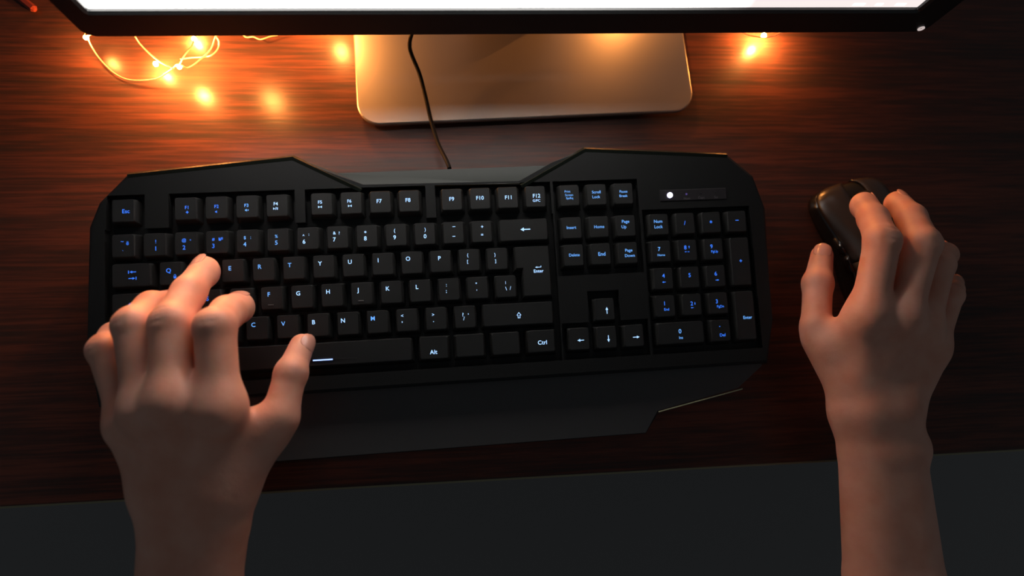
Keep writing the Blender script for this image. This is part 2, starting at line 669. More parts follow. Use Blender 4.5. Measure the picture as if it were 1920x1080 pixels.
def place_key(name, u, row, wu=1.0, hu=1.0, items=(), tone=None, me=None):
    y = R0 if row == 0 else -(row - 1) * U
    x = (u - X0) * U
    o = mobj(name, me or cap_mesh(wu, hu), M['key'], kb, False, (x, y, 0))
    if items:
        if tone is None:
            px = items[0][1]
            tone = 'leg3' if px < 410 or (px > 1225) else ('leg2' if px < 545 or px > 1040 else 'leg1')
        legend(o, items, M[tone], (x, y))
    return o


S, L_, XS = 3.0, 3.9, 2.1      # legend sizes, mm
# function row
place_key('function_key', .5, 0, items=[('Esc', 236, 396, 3.6)], tone='leg3')
for u, s, px, py, ic, ipx, ipy, tn in ((2.5, 'F1', 350, 389, 'mute', 351, 398, 'leg3'), (3.5, 'F2', 406, 387, 'spk', 406, 397, 'leg3'), (4.5, 'F3', 462, 385, 'spkp', 462, 394, 'leg2'),
                                       (5.5, 'F4', 517, 382, 'play', 517, 391, 'leg1'), (7, 'F5', 600, 379, 'skip', 600, 388, 'leg1'), (8, 'F6', 655, 377, 'skip', 656, 386, 'leg1')):
    place_key('function_key', u, 0, items=[(s, px, py, S), (ic, ipx, ipy, 1.0)], tone=tn)
for u, s, px, py in ((9, 'F7', 711, 377), (10, 'F8', 765, 375), (11.5, 'F9', 847, 373), (12.5, 'F10', 900, 371), (13.5, 'F11', 953, 370)):
    place_key('function_key', u, 0, items=[(s, px, py, 3.7)])
place_key('function_key', 14.5, 0, items=[('F12', 1006, 367, 3.7), ('G/PC', 1006, 376, 2.4)], tone='leg1')
place_key('navigation_key', 15.75, 0, items=[('Print', 1064, 359, XS), ('Screen', 1067, 365.5, XS), ('SysRq', 1068, 372, XS)], tone='leg2')
place_key('navigation_key', 16.75, 0, items=[('Scroll', 1118, 360, 2.8), ('Lock', 1118, 369, 2.8)], tone='leg2')
place_key('navigation_key', 17.75, 0, items=[('Pause', 1169, 359, 2.5), ('Break', 1169, 367, 2.5)], tone='leg2')
# number row
place_key('number_key', .5, 1, items=[('~', 229, 453, 3), ('\u0451', 239, 456, 3), ('`', 230, 470, 3)], tone='leg3')
for u, its in ((1.5, [('!', 292, 453, 3.2), ('1', 292, 466, L_)]), (2.5, [('@', 345, 451, 2.8), ('"', 357, 450, 2.8), ('2', 345, 464, L_)]),
               (3.5, [('#', 400, 449, 2.8), ('\u2116', 414, 448, 2.8), ('3', 400, 461, L_)]), (4.5, [('$', 459, 446, 2.8), (';', 470, 446, 2.8), ('4', 459, 458, L_)]),
               (5.5, [('%', 518, 443, 2.8), ('5', 518, 455, L_)]), (6.5, [('^', 569, 441, 2.8), (':', 579, 440, 2.8), ('6', 570, 453, L_)]),
               (7.5, [('&', 627, 437, 2.8), ('?', 636, 437, 2.8), ('7', 627, 449, L_)]), (8.5, [('*', 685, 435, 3.6), ('8', 685, 447, L_)]),
               (9.5, [('(', 740, 433, 3.2), ('9', 740, 445, L_)]), (10.5, [(')', 797, 431, 3.2), ('0', 797, 443, L_)]),
               (11.5, [('dash', 851, 425, .9), ('dash', 851, 443, .9)]), (12.5, [('+', 904, 425, 3.4), ('=', 904, 440, 3.2)])):
    place_key('number_key', u, 1, items=its)
place_key('backspace_key', 14, 1, 2, items=[('<-', 985, 430, 1.25)])
place_key('navigation_key', 15.75, 1, items=[('Insert', 1071.5, 426.5, 2.9)])
place_key('navigation_key', 16.75, 1, items=[('Home', 1123.5, 425, 2.9)])
place_key('navigation_key', 17.75, 1, items=[('Page', 1173, 416, 3.0), ('Up', 1170, 426, 3.0)])
place_key('keypad_key', 19, 1, items=[('Num', 1234, 415, 3.1), ('Lock', 1235, 425, 3.1)], tone='leg2')
place_key('keypad_key', 20, 1, items=[('/', 1284, 418, 4.0)])
place_key('keypad_key', 21, 1, items=[('*', 1333, 416, 4.6)])
place_key('keypad_key', 22, 1, items=[('dash', 1382, 413, 1.1)])
# top letter row
place_key('tab_key', .75, 2, 1.5, items=[('tabl', 248, 510, 1.0), ('tabr', 248, 522, 1.0)])
place_key('letter_key', 2, 2, items=[('Q', 316, 508, L_), ('\u0439', 328, 518, 3.4)])
place_key('letter_key', 3, 2, items=[('W', 374, 506, L_)])
for u, s, px, py in ((4, 'E', 431, 503), (5, 'R', 487, 500), (6, 'T', 543, 497), (7, 'Y', 600, 494), (8, 'U', 656, 491), (9, 'I', 709, 488), (10, 'O', 765, 485), (11, 'P', 824, 484)):
    place_key('letter_key', u, 2, items=[(s, px, py, L_)])
place_key('punctuation_key', 12, 2, items=[('{', 877, 479, 2.9), ('[', 877, 491, 2.9)])
place_key('punctuation_key', 13, 2, items=[('}', 928, 478, 2.9), (']', 929, 490, 2.9)])
# the tall L-shaped enter key
ue = 14.25


def l_shape(i0, top, bottom, y_up=0.0):
    w2 = .75 * U
    return [(-w2 + .25 * U + i0, -2 * U + bottom), (w2 - i0, -2 * U + bottom), (w2 - i0, y_up + top), (-w2 + i0, y_up + top), (-w2 + i0, -U + bottom), (-w2 + .25 * U + i0, -U + bottom)]


b = loft_bm([[(x, y, -.0085) for x, y in l_shape(.00045, .001, .0018)], [(x, y, -.0009) for x, y in l_shape(.0026, .0004, .0044)], [(x, y, 0) for x, y in l_shape(.0031, 0, .0052)]])
bmesh.ops.recalc_face_normals(b, faces=b.faces)
me = bpy.data.meshes.new('keycap')
b.to_mesh(me)
b.free()
place_key('enter_key', ue, 2, items=[('ent', 1009, 501, .85), ('Enter', 1010, 508, 3.1)], me=me, tone='leg1')
place_key('navigation_key', 15.75, 2, items=[('Delete', 1077, 478, 2.8)])
place_key('navigation_key', 16.75, 2, items=[('End', 1128.5, 476, 3.6)])
place_key('navigation_key', 17.75, 2, items=[('Page', 1179, 470, 2.9), ('Down', 1181, 479, 2.9)])
place_key('keypad_key', 19, 2, items=[('7', 1236, 467, L_), ('Home', 1240, 478, 2.2)], tone='leg2')
place_key('keypad_key', 20, 2, items=[('8', 1285, 464, L_), ('sup', 1292, 463, .9), ('sleft', 1286, 472, .7), ('sright', 1291, 472, .6)])
place_key('keypad_key', 21, 2, items=[('9', 1334, 462, L_), ('PgUp', 1340, 472, 2.4)])
# home row
place_key('caps_lock_key', .875, 3, 1.75, items=[('Caps', 250, 572, 3.0)])
place_key('letter_key', 2.25, 3, items=[('A', 333, 564, L_)])
place_key('letter_key', 3.25, 3, items=[('S', 389, 560, L_)])
place_key('letter_key', 4.25, 3, items=[('D', 447, 556, L_)], tone='leg2')
for u, s, px, py in ((5.25, 'F', 504, 552), (6.25, 'G', 559, 550), (7.25, 'H', 615, 547), (8.25, 'J', 671, 545), (9.25, 'K', 727, 541), (10.25, 'L', 782, 538)):
    k = place_key('letter_key', u, 3, items=[(s, px, py, L_)])
    if s in 'FJ':
        q = at_k(508 if s == 'F' else 677, 572 if s == 'F' else 564, 0)
        rb = box_bm(-.0018, .0018, -.0003, .0003, 0, .0005, .0002, 1)
        obj('bump_bar', rb, M['mark'], k, loc=(q.x - (u - X0) * U, q.y + 2 * U, 0))
place_key('punctuation_key', 11.25, 3, items=[(':', 837, 535, 3.2), (';', 837, 547, 3.4)])
place_key('punctuation_key', 12.25, 3, items=[('"', 893, 531, 3.2), ("'", 894, 544, 3.2)])
place_key('punctuation_key', 13.25, 3, items=[('bar', 948, 530, .8), ('\\', 949, 541, 3.4), ('/', 957, 540, 3.4)])
place_key('keypad_key', 19, 3, items=[('4', 1244, 517, L_), ('sleft', 1245, 529, 1)])
place_key('keypad_key', 20, 3, items=[('5', 1293, 516, L_)])
place_key('keypad_key', 21, 3, items=[('6', 1342, 513, L_), ('sright', 1345, 525, 1)])
# lower letter row
place_key('shift_key', .625, 4, 1.25, items=[('shift', 236, 622, 1)])
place_key('punctuation_key', 1.75, 4, items=[('\\', 300, 618, 3.2)])
place_key('letter_key', 2.75, 4, items=[('Z', 360, 614, L_)])
place_key('letter_key', 3.75, 4, items=[('X', 418, 612, L_)])
for u, s, px, py in ((4.75, 'C', 475, 609), (5.75, 'V', 531, 607), (6.75, 'B', 588, 604), (7.75, 'N', 643, 601), (8.75, 'M', 699, 597)):
    place_key('letter_key', u, 4, items=[(s, px, py, L_)], tone='leg2' if s in 'CVM' else 'leg1')
place_key('punctuation_key', 9.75, 4, items=[('<', 754, 592, 3.2), (',', 754, 604, 4.2)])
place_key('punctuation_key', 10.75, 4, items=[('>', 812, 590, 3.2), ('.', 813, 603, 4.2)])
place_key('punctuation_key', 11.75, 4, items=[('?', 868, 590, 3.4), (',', 878, 589, 3.6), ('/', 870, 597, 3.4)])
place_key('shift_key', 13.625, 4, 2.75, items=[('shift', 973, 591, 1)])
place_key('arrow_key', 16.75, 4, items=[('up', 1138, 582, 1)], tone='leg1')
place_key('keypad_key', 19, 4, items=[('1', 1246, 569, L_), ('End', 1250, 580, 2.5)])
place_key('keypad_key', 20, 4, items=[('2', 1297, 569, L_), ('sdown', 1303, 569, .9), ('sleft', 1298, 577, .8)])
place_key('keypad_key', 21, 4, items=[('3', 1344, 565, L_), ('PgDn', 1351, 575, 2.4)])
# bottom row
place_key('control_key', .625, 5, 1.25, items=[('Ctrl', 232, 678, 3.4)])
place_key('blank_key', 1.875, 5, 1.25)
place_key('alt_key', 3.125, 5, 1.25, items=[('Alt', 380, 680, 3.4)])
sp = place_key('space_bar', 6.875, 5, 6.25)
q0, q1 = at_k(578, 677.5, -.0), at_k(668, 670, -.0)
yy = 4 * U
ox = (6.875 - X0) * U
g = box_bm(q0.x - ox - .012, q1.x - ox, (q0.y + q1.y) / 2 + yy - .0003, (q0.y + q1.y) / 2 + yy + .0003, -.0002, .00025)
obj('slot', g, M['ledpanel'], sp)
qa, qb = at_k(587, 676, 0), at_k(624, 673, 0)
g = box_bm(qa.x - ox, qb.x - ox, (q0.y + q1.y) / 2 + yy - .0004, (q0.y + q1.y) / 2 + yy + .0004, .0000, .0006, .0001, 1)
obj('slot_light', g, M['slot'], sp)
place_key('alt_key', 10.625, 5, 1.25, items=[('Alt', 813, 660, 3.9)])
place_key('blank_key', 11.875, 5, 1.25)
place_key('blank_key', 13.125, 5, 1.25)
place_key('control_key', 14.375, 5, 1.25, items=[('Ctrl', 1017, 642, 3.9)], tone='leg1')
place_key('arrow_key', 15.75, 5, items=[('left', 1089, 638, 1)], tone='leg1')
place_key('arrow_key', 16.75, 5, items=[('down', 1141, 635, 1)], tone='leg1')
place_key('arrow_key', 17.75, 5, items=[('right', 1193, 632, 1)], tone='leg1')
place_key('keypad_key', 19.5, 5, 2, items=[('0', 1275, 621, 4.2), ('Ins', 1277, 633, 2.6)], tone='leg2')
place_key('keypad_key', 21, 5, items=[('dot', 1349.5, 612, .7), ('Del', 1355, 628, 3.0)])
place_key('keypad_key', 22, 2, 1, 2, items=[('+', 1389, 489, 4.2)])
place_key('keypad_key', 22, 4, 1, 2, items=[('Enter', 1402, 595, 3.0)], tone='leg2')
# indicator lights
pa, pb = at_k(1238, 379, -.0012), at_k(1361, 352, -.0012)
ip = obj('indicator_panel', box_bm(pa.x, pb.x, min(pa.y, pb.y) + .0005, max(pa.y, pb.y), -.0099, -.0009, .0006, 2), M['ledpanel'], kb)
q = at_k(1256, 366, -.0006)
obj('indicator_light', cyl_bm(q, .0019, .0012, 20), M['led'], ip)['label'] = 'bright white-violet indicator'
for x, y in ((1287, 364), (1316, 362), (1343, 361)):
    q = at_k(x, y, -.0007)
    obj('indicator_light', cyl_bm(q, .0007, .0006, 12), M['leddim'] if x == 1287 else M['ledpanel'], ip)
for s, x, y in (('Num', 1288, 372), ('Caps', 1315, 371), ('Scr', 1343, 369.5)):
    q = at_k(x, y, -.0008)
    t = text_mesh(s, .0024).copy()
    mobj('print', t, M['mark'], ip, loc=(q.x, q.y, -.0008))
# the cable: out of the back, over the stand plate and up behind the monitor
cab = [at_z(843, 316, .028), at_z(838, 303, .026), at_z(822, 270, .016), at_z(808, 225, .014), at_z(800, 190, .017), at_z(787, 140, .021), at_z(772, 103, .027), at_z(768, 85, .034), at_z(771, 66, .042),
       at_z(785, 30, .055), Vector((.02, .20, .09)), Vector((.05, .30, .09)), Vector((.08, .43, .02)), Vector((.08, .46, -.2))]
cb = tube_bm([KI @ p for p in cab], .0015, 10, 8)
obj('cable', cb, M['cable'], kb, True)

# ------------------------------------------------------------------ monitor
MY = .112
scl = at_y(161, 21, MY)
scr = at_y(1718, 24, MY)
chn = at_y(900, 66, MY)
zb_ = (scl.z + scr.z) / 2
W_ = scr.x - scl.x
H_ = W_ * 9 / 16
mon = empty('monitor', 'black-framed computer monitor with a bright white screen on a silver stand', 'monitor', ((scl.x + scr.x) / 2, MY, 0))
mx_ = W_ / 2
bz = .017
bl = .0145
br = .0235
zlow = chn.z
# front frame with a real opening
fb = rounded_rect(-mx_ - bl, mx_ + br, zlow, zb_ + H_ + bz, .008, 6)
hole = rounded_rect(-mx_, mx_, zb_, zb_ + H_, .0006, 6)
b = loft_bm([[(x, .006, z) for x, z in fb], [(x, .001, z) for x, z in fb], [(x, 0, z) for x, z in inset_poly(fb, .001)], [(x, 0, z) for x, z in inset_poly(hole, -.002)], [(x, .0012, z) for x, z in hole], [(x, .0035, z) for x, z in hole]], cap=False)
obj('bezel', b, M['monitor'], mon)
back = rounded_rect(-mx_ - bl + .001, mx_ + br - .001, zlow + .0008, zb_ + H_ + bz - .001, .008, 6)
b2 = rounded_rect(-mx_ + .04, mx_ - .04, zlow + .05, zb_ + H_ - .04, .02, 6)
b = loft_bm([[(x, .0062, z) for x, z in back], [(x, .020, z) for x, z in inset_poly(back, .002)], [(x, .042, z) for x, z in b2]])
obj('back_cover', b, M['monitor'], mon)
sc_ = obj('screen', box_bm(-mx_, mx_, .003, .0045, zb_, zb_ + H_), M['screen'], mon)
# row of small bright icons at the right of the task bar
for x, wd in ((1612, .008), (1650, .005), (1690, .007)):
    q = at_y(x, 16, MY) - Vector(mon.location)
    obj('screen_icon', box_bm(q.x - wd / 2, q.x + wd / 2, .0028, .0031, q.z - .0012, q.z + .0012), M['screenicon'], sc_)
q = at_y(1727, 53, MY)
b = bmesh.new()
c0 = Vector((q.x - mon.location.x, 0, q.z))
rings = []
for rr, yy_ in ((.0010, 0), (.0010, -.0006), (.0022, -.0006), (.0022, 0)):
    rings.append([(c0.x + rr * math.cos(a), yy_, c0.z + rr * math.sin(a)) for a in [k * math.pi / 10 for k in range(20)]])
obj('power_ring', loft_bm(rings, cap=False), M['ring'], mon)['label'] = 'small pale ring at the lower right corner of the frame'
# stand
ml = Vector(mon.location)
pts = [at_z(672, 200, .008), at_z(710, 235, .008), at_z(1265, 208, .008), at_z(1297, 175, .008)]
sx0, sx1 = -.0620 - ml.x, .1995 - ml.x
sy0 = .0905 - ml.y
pl = rounded_rect(sx0, sx1, sy0, sy0 + .19, .017, 10)
an = math.radians(1.4)
pl = [((x) * math.cos(an) - y * math.sin(an), x * math.sin(an) + y * math.cos(an)) for x, y in pl]
b = loft_bm([[(x, y, .0035) for x, y in inset_poly(pl, .001)], [(x, y, .0042) for x, y in pl], [(x, y, .0072) for x, y in pl], [(x, y, .0080) for x, y in inset_poly(pl, .0008)]])
st = obj('stand_base', b, M['silver'], mon)
for fx in (-.1, .1):
    for fy in (.0, .14):
        obj('foot', cyl_bm((fx, fy, .00178), .008, .0035, 20), M['rubber'], st)
obj('stand_neck', box_bm(-.035, .035, .062, .078, .0081, .25, .003), M['silver'], mon)
obj('neck_joint', box_bm(-.045, .045, .0425, .0618, .19, .28, .003), M['monitor'], mon)

# ------------------------------------------------------------------ fairy lights
fy_ = empty('fairy_lights', 'copper-wire string of tiny warm fairy lights lying on the desk behind the monitor', 'fairy lights', (0, .16, 0))
FO = Vector(fy_.location)
bulbs = [at_z(364, 73, .004), at_z(292, 120, .009), at_z(336, 125, .021), at_z(1432, 67, .0104)]


def behind(px, py, h):
    """a bulb at height h whose mirror image in the desk top lies on that ray"""
    p = at_z(px, py, -h)
    return Vector((p.x, p.y, h))


hid = [behind(213, 120, .0172), behind(512, 190, .050), behind(640, 97, .030)]
stand_spot = Vector((.162, .215, .05))
path1 = [at_z(165, 68, .016), at_z(169, 82, .012), at_z(185, 108, .006), at_z(210, 134, .003), at_z(235, 148, .002), at_z(262, 151, .0025), at_z(295, 147, .004), at_z(322, 130, .010), bulbs[2] + Vector((0, .001, .0015)),
         at_z(352, 127, .021), at_z(375, 112, .016), at_z(395, 92, .012), at_z(402, 74, .016), at_z(405, 66, .02)]
path2 = [at_z(404, 68, .022), at_z(410, 78, .02), at_z(408, 92, .018), at_z(396, 104, .016), at_z(380, 107, .013), at_z(360, 108, .011), at_z(338, 111, .009)]
path3 = [at_z(364, 70, .005), at_z(360, 85, .009), at_z(345, 105, .014), at_z(337, 120, .016)]
path4 = [at_z(253, 68, .02), at_z(262, 82, .016), at_z(280, 100, .012), at_z(300, 116, .010), at_z(322, 128, .012)]
path5 = [at_z(455, 64, .012), at_z(462, 70, .012), at_z(475, 69, .012), at_z(488, 74, .012), at_z(505, 69, .012), at_z(520, 66, .012)]
path6 = [at_z(1390, 60, .008), at_z(1408, 67, .009), at_z(1432, 70, .0125), at_z(1452, 67, .010), at_z(1470, 58, .006)]
hb_ = [Vector((-.19, .20, .02)), hid[0] + Vector((0, 0, .002)), Vector((-.12, .19, .03)), hid[1] + Vector((0, 0, .002)), Vector((-.08, .21, .02)), hid[2] + Vector((0, 0, .002)),
       Vector((0.0, .22, .03)), Vector((.08, .225, .04)), stand_spot + Vector((0, 0, .002)), Vector((.22, .20, .02)), at_z(1390, 60, .008)]
b = bmesh.new()
for pth in (path1, path2, path3, path4, path5, path6):
    tube_bm([p - FO for p in pth], .00055, 6, 6, bm=b)
# the part that runs hidden behind the monitor, tying the loops together
tube_bm([p - FO for p in ([path1[0]] + hb_)], .00040, 6, 6, bm=b)
tube_bm([p - FO for p in [path1[-1], Vector((-.15, .18, .02)), Vector((-.17, .19, .02)), path4[0]]], .0004, 6, 6, bm=b)
tube_bm([p - FO for p in [path2[0], Vector((-.12, .175, .02)), path5[0]]], .0004, 6, 6, bm=b)
obj('wire', b, M['copper'], fy_, True)
POW = {}
for k, p in enumerate(bulbs + hid + [stand_spot]):
    bb = sphere_bm((0, 0, 0), .0016, 2, (1.0, 1.0, 1.25))
    # the string is: 364, 292, 336, right end, left end, 512, 640, behind the stand
    o = obj('bulb', bb, M[{4: 'bulb_dim', 2: 'bulb_strong', 3: 'bulb_strong', 5: 'bulb_strong', 6: 'bulb_strong'}.get(k, 'bulb')], fy_, True, loc=p - FO)

# ------------------------------------------------------------------ little red stick at the far left
qa, qb = at_z(65, 18, .003), at_z(-40, -66, .003)
dr = (qb - qa).normalized()
sd_ = Vector((-dr.y, dr.x, 0))
rings = []
for t, k in ((0, .5), (.0015, 1), (.04, 1), ((qb - qa).length, 1)):
    c = qa + dr * t
    rings.append([c + sd_ * (.0028 * k * math.cos(a)) + Vector((0, 0, .0026 * k * math.sin(a))) - qa for a in [i * math.pi / 3 for i in range(6)]])
o = obj('wooden_stick', loft_bm(rings), M['box'], loc=(qa.x, qa.y, .00235))
o['label'] = 'thin dark red stick lying on the desk, only its tip showing top left'
o['category'] = 'stick'

# ------------------------------------------------------------------ mouse
fr, bk = at_z(1590, 318, .01), at_z(1728, 650, .01)
ax = (fr - bk)
LEN = .119
mc = at_z(1643, 471, .012)
mouse = empty('computer_mouse', 'black computer mouse with a glossy left flank under the right hand', 'computer mouse', (mc.x, mc.y, 0), (0, 0, math.atan2(ax.y, ax.x) - math.pi / 2))


def mouse_section(s, n=28, k=1.0, dz=0.0):
    """s 0 = back, 1 = front"""
    y = (s - .5) * LEN
    e = 1 - abs(2 * s - 1) ** (12 if s > .5 else 4)
    e = max(e, 0) ** .5
    hw = (.0335 - .0035 * math.exp(-((s - .55) / .18) ** 2)) * (0.25 + .75 * e)
    h = (.0385 * math.sin(math.pi * (.12 + .80 * s) ** .9) ** .55 * (.35 + .65 * e)) if 0 < s < 1 else .012
    h = (.0125 + .0225 * math.exp(-((s - .38) / .42) ** 2)) * (.45 + .55 * e)
    pts = []
    for i in range(n + 1):
        a = math.pi * i / n
        c, sn = math.cos(a), math.sin(a)
        x = hw * k * math.copysign(abs(c) ** .62, c)
        z = h * k * abs(sn) ** .72
        pts.append((x, y, .0012 + z + dz))
    return pts


SS = [0, .008, .02, .05, .1, .17, .25, .33, .42, .5, .58, .66, .74, .82, .88, .92, .95, .97, .985, .995, 1]
n = 28


def shell(i0, i1, s0, s1, k=1.0, dz=0.0, thick=.0012):
    ss = [s for s in SS if s0 < s < s1]
    ss = [s0] + ss + [s1]
    outer = [mouse_section(s, n, k, dz)[i0:i1 + 1] for s in ss]
    inner = [[(x * .93, y, z * .93) for x, y, z in r] for r in outer]
    rings = [o + i[::-1] for o, i in zip(outer, inner)]
    return loft_bm(rings)


# i runs from the right flank (0) over the top to the left flank (28)
obj('palm_shell', shell(4, 24, 0, .47), M['mousetop'], mouse, True)
obj('button', shell(4, 13, .478, 1.0), M['mousetop'], mouse, True)
obj('button', shell(15, 24, .478, 1.0), M['mousetop'], mouse, True)
obj('side_panel', shell(0, 4, 0, 1, .995), M['mousegloss'], mouse, True)
obj('side_panel', shell(24, 28, 0, 1, .995), M['mousegloss'], mouse, True)
core = [[(x * .9, y * .97, max(z * .9, .001)) for x, y, z in mouse_section(s, n)] for s in SS]
obj('core', loft_bm(core), M['rubber'], mouse, True)
for s0, s1 in ((.42, .53), (.55, .66)):
    obj('thumb_button', shell(24, 26, s0, s1, 1.035), M['mousegloss'], mouse, True)
wb = bmesh.new()
bmesh.ops.create_cone(wb, cap_ends=True, segments=32, radius1=.011, radius2=.011, depth=.0065, matrix=Matrix.Translation((0, .036, .0185)) @ Matrix.Rotation(math.pi / 2, 4, 'Y'))
obj('scroll_wheel', wb, M['rubber'], mouse)

# ------------------------------------------------------------------ hands, one smooth surface each, grown from a distance field
VOX = .0011


def surface_nets(V, org, h):
    ins = V < 0
    nx, ny, nz = V.shape
    cs = np.zeros((nx - 1, ny - 1, nz - 1, 3), np.float32)
    cnt = np.zeros((nx - 1, ny - 1, nz - 1), np.float32)
    corners = [(i, j, k) for i in (0, 1) for j in (0, 1) for k in (0, 1)]

    def sl(c):
        return V[c[0]:nx - 1 + c[0], c[1]:ny - 1 + c[1], c[2]:nz - 1 + c[2]]
    for a in corners:
        for ax_ in range(3):
            if a[ax_]:
                continue
            bb_ = list(a)
            bb_[ax_] = 1
            va, vb = sl(a), sl(bb_)
            x = (va < 0) != (vb < 0)
            idx = np.nonzero(x)
            A, B = va[idx], vb[idx]
            t = A / (A - B)
            for d in range(3):
                cs[idx[0], idx[1], idx[2], d] += a[d] + (t if d == ax_ else 0)
            cnt[idx] += 1
    act = cnt > 0
    ids = -np.ones(cnt.shape, np.int64)
    I = np.nonzero(act)
    ids[I] = np.arange(len(I[0]))
    verts = (np.stack(I, 1) + cs[I] / cnt[I][:, None]) * h + org
    quads = []
    for ax_ in range(3):
        s0 = [slice(None)] * 3
        s1 = [slice(None)] * 3
        s0[ax_] = slice(0, -1)
        s1[ax_] = slice(1, None)
        a, b_ = ins[tuple(s0)], ins[tuple(s1)]
        x = a != b_
        J = np.stack(np.nonzero(x), 1)
        u, v = [(1, 2), (2, 0), (0, 1)][ax_]
        ok = (J[:, u] > 0) & (J[:, v] > 0) & (J[:, u] < V.shape[u] - 1) & (J[:, v] < V.shape[v] - 1)
        J = J[ok]
        fl_ = a[tuple(J.T)]
        du = np.zeros(3, int)
        du[u] = 1
        dv = np.zeros(3, int)
        dv[v] = 1
        q = [ids[tuple((J - du - dv).T)], ids[tuple((J - dv).T)], ids[tuple(J.T)], ids[tuple((J - du).T)]]
        Q = np.stack(q, 1)
        Q[~fl_] = Q[~fl_][:, ::-1]
        quads.append(Q)
    return verts, np.concatenate(quads)


def smin(a, b, k):
    if k <= 0:
        return np.minimum(a, b)
    h = np.maximum(k - np.abs(a - b), 0) / k
    return np.minimum(a, b) - h * h * k * .25


class Field:
    def __init__(self, lo, hi):
        self.lo = np.array(lo, np.float32)
        n_ = np.ceil((np.array(hi) - self.lo) / VOX).astype(int) + 1
        g_ = [self.lo[i] + np.arange(n_[i], dtype=np.float32) * VOX for i in range(3)]
        self.X, self.Y, self.Z = np.meshgrid(*g_, indexing='ij', sparse=True)
        self.shape = tuple(n_)

    def cone(self, a, b, r1, r2, flat=None, fk=1.0):
        """tapered capsule; flat = unit vector along which space is stretched by fk (fk>1 flattens)"""
        a = np.array(a, np.float32)
        b = np.array(b, np.float32)
        px, py, pz = self.X - a[0], self.Y - a[1], self.Z - a[2]
        ba = b - a
        if flat is not None:
            f = np.array(flat, np.float32)
            f = f / np.linalg.norm(f)
            dt = px * f[0] + py * f[1] + pz * f[2]
            px, py, pz = px + f[0] * dt * (fk - 1), py + f[1] * dt * (fk - 1), pz + f[2] * dt * (fk - 1)
            ba = ba + f * np.dot(ba, f) * (fk - 1)
        L2 = float(np.dot(ba, ba)) + 1e-12
        t = np.clip((px * ba[0] + py * ba[1] + pz * ba[2]) / L2, 0, 1)
        d = np.sqrt((px - ba[0] * t) ** 2 + (py - ba[1] * t) ** 2 + (pz - ba[2] * t) ** 2)
        d = d - (r1 + (r2 - r1) * t)
        return d.astype(np.float32)

    def ball(self, c, r, s=(1, 1, 1)):
        px, py, pz = (self.X - c[0]) / s[0], (self.Y - c[1]) / s[1], (self.Z - c[2]) / s[2]
        return ((np.sqrt(px ** 2 + py ** 2 + pz ** 2) - r) * min(s)).astype(np.float32)


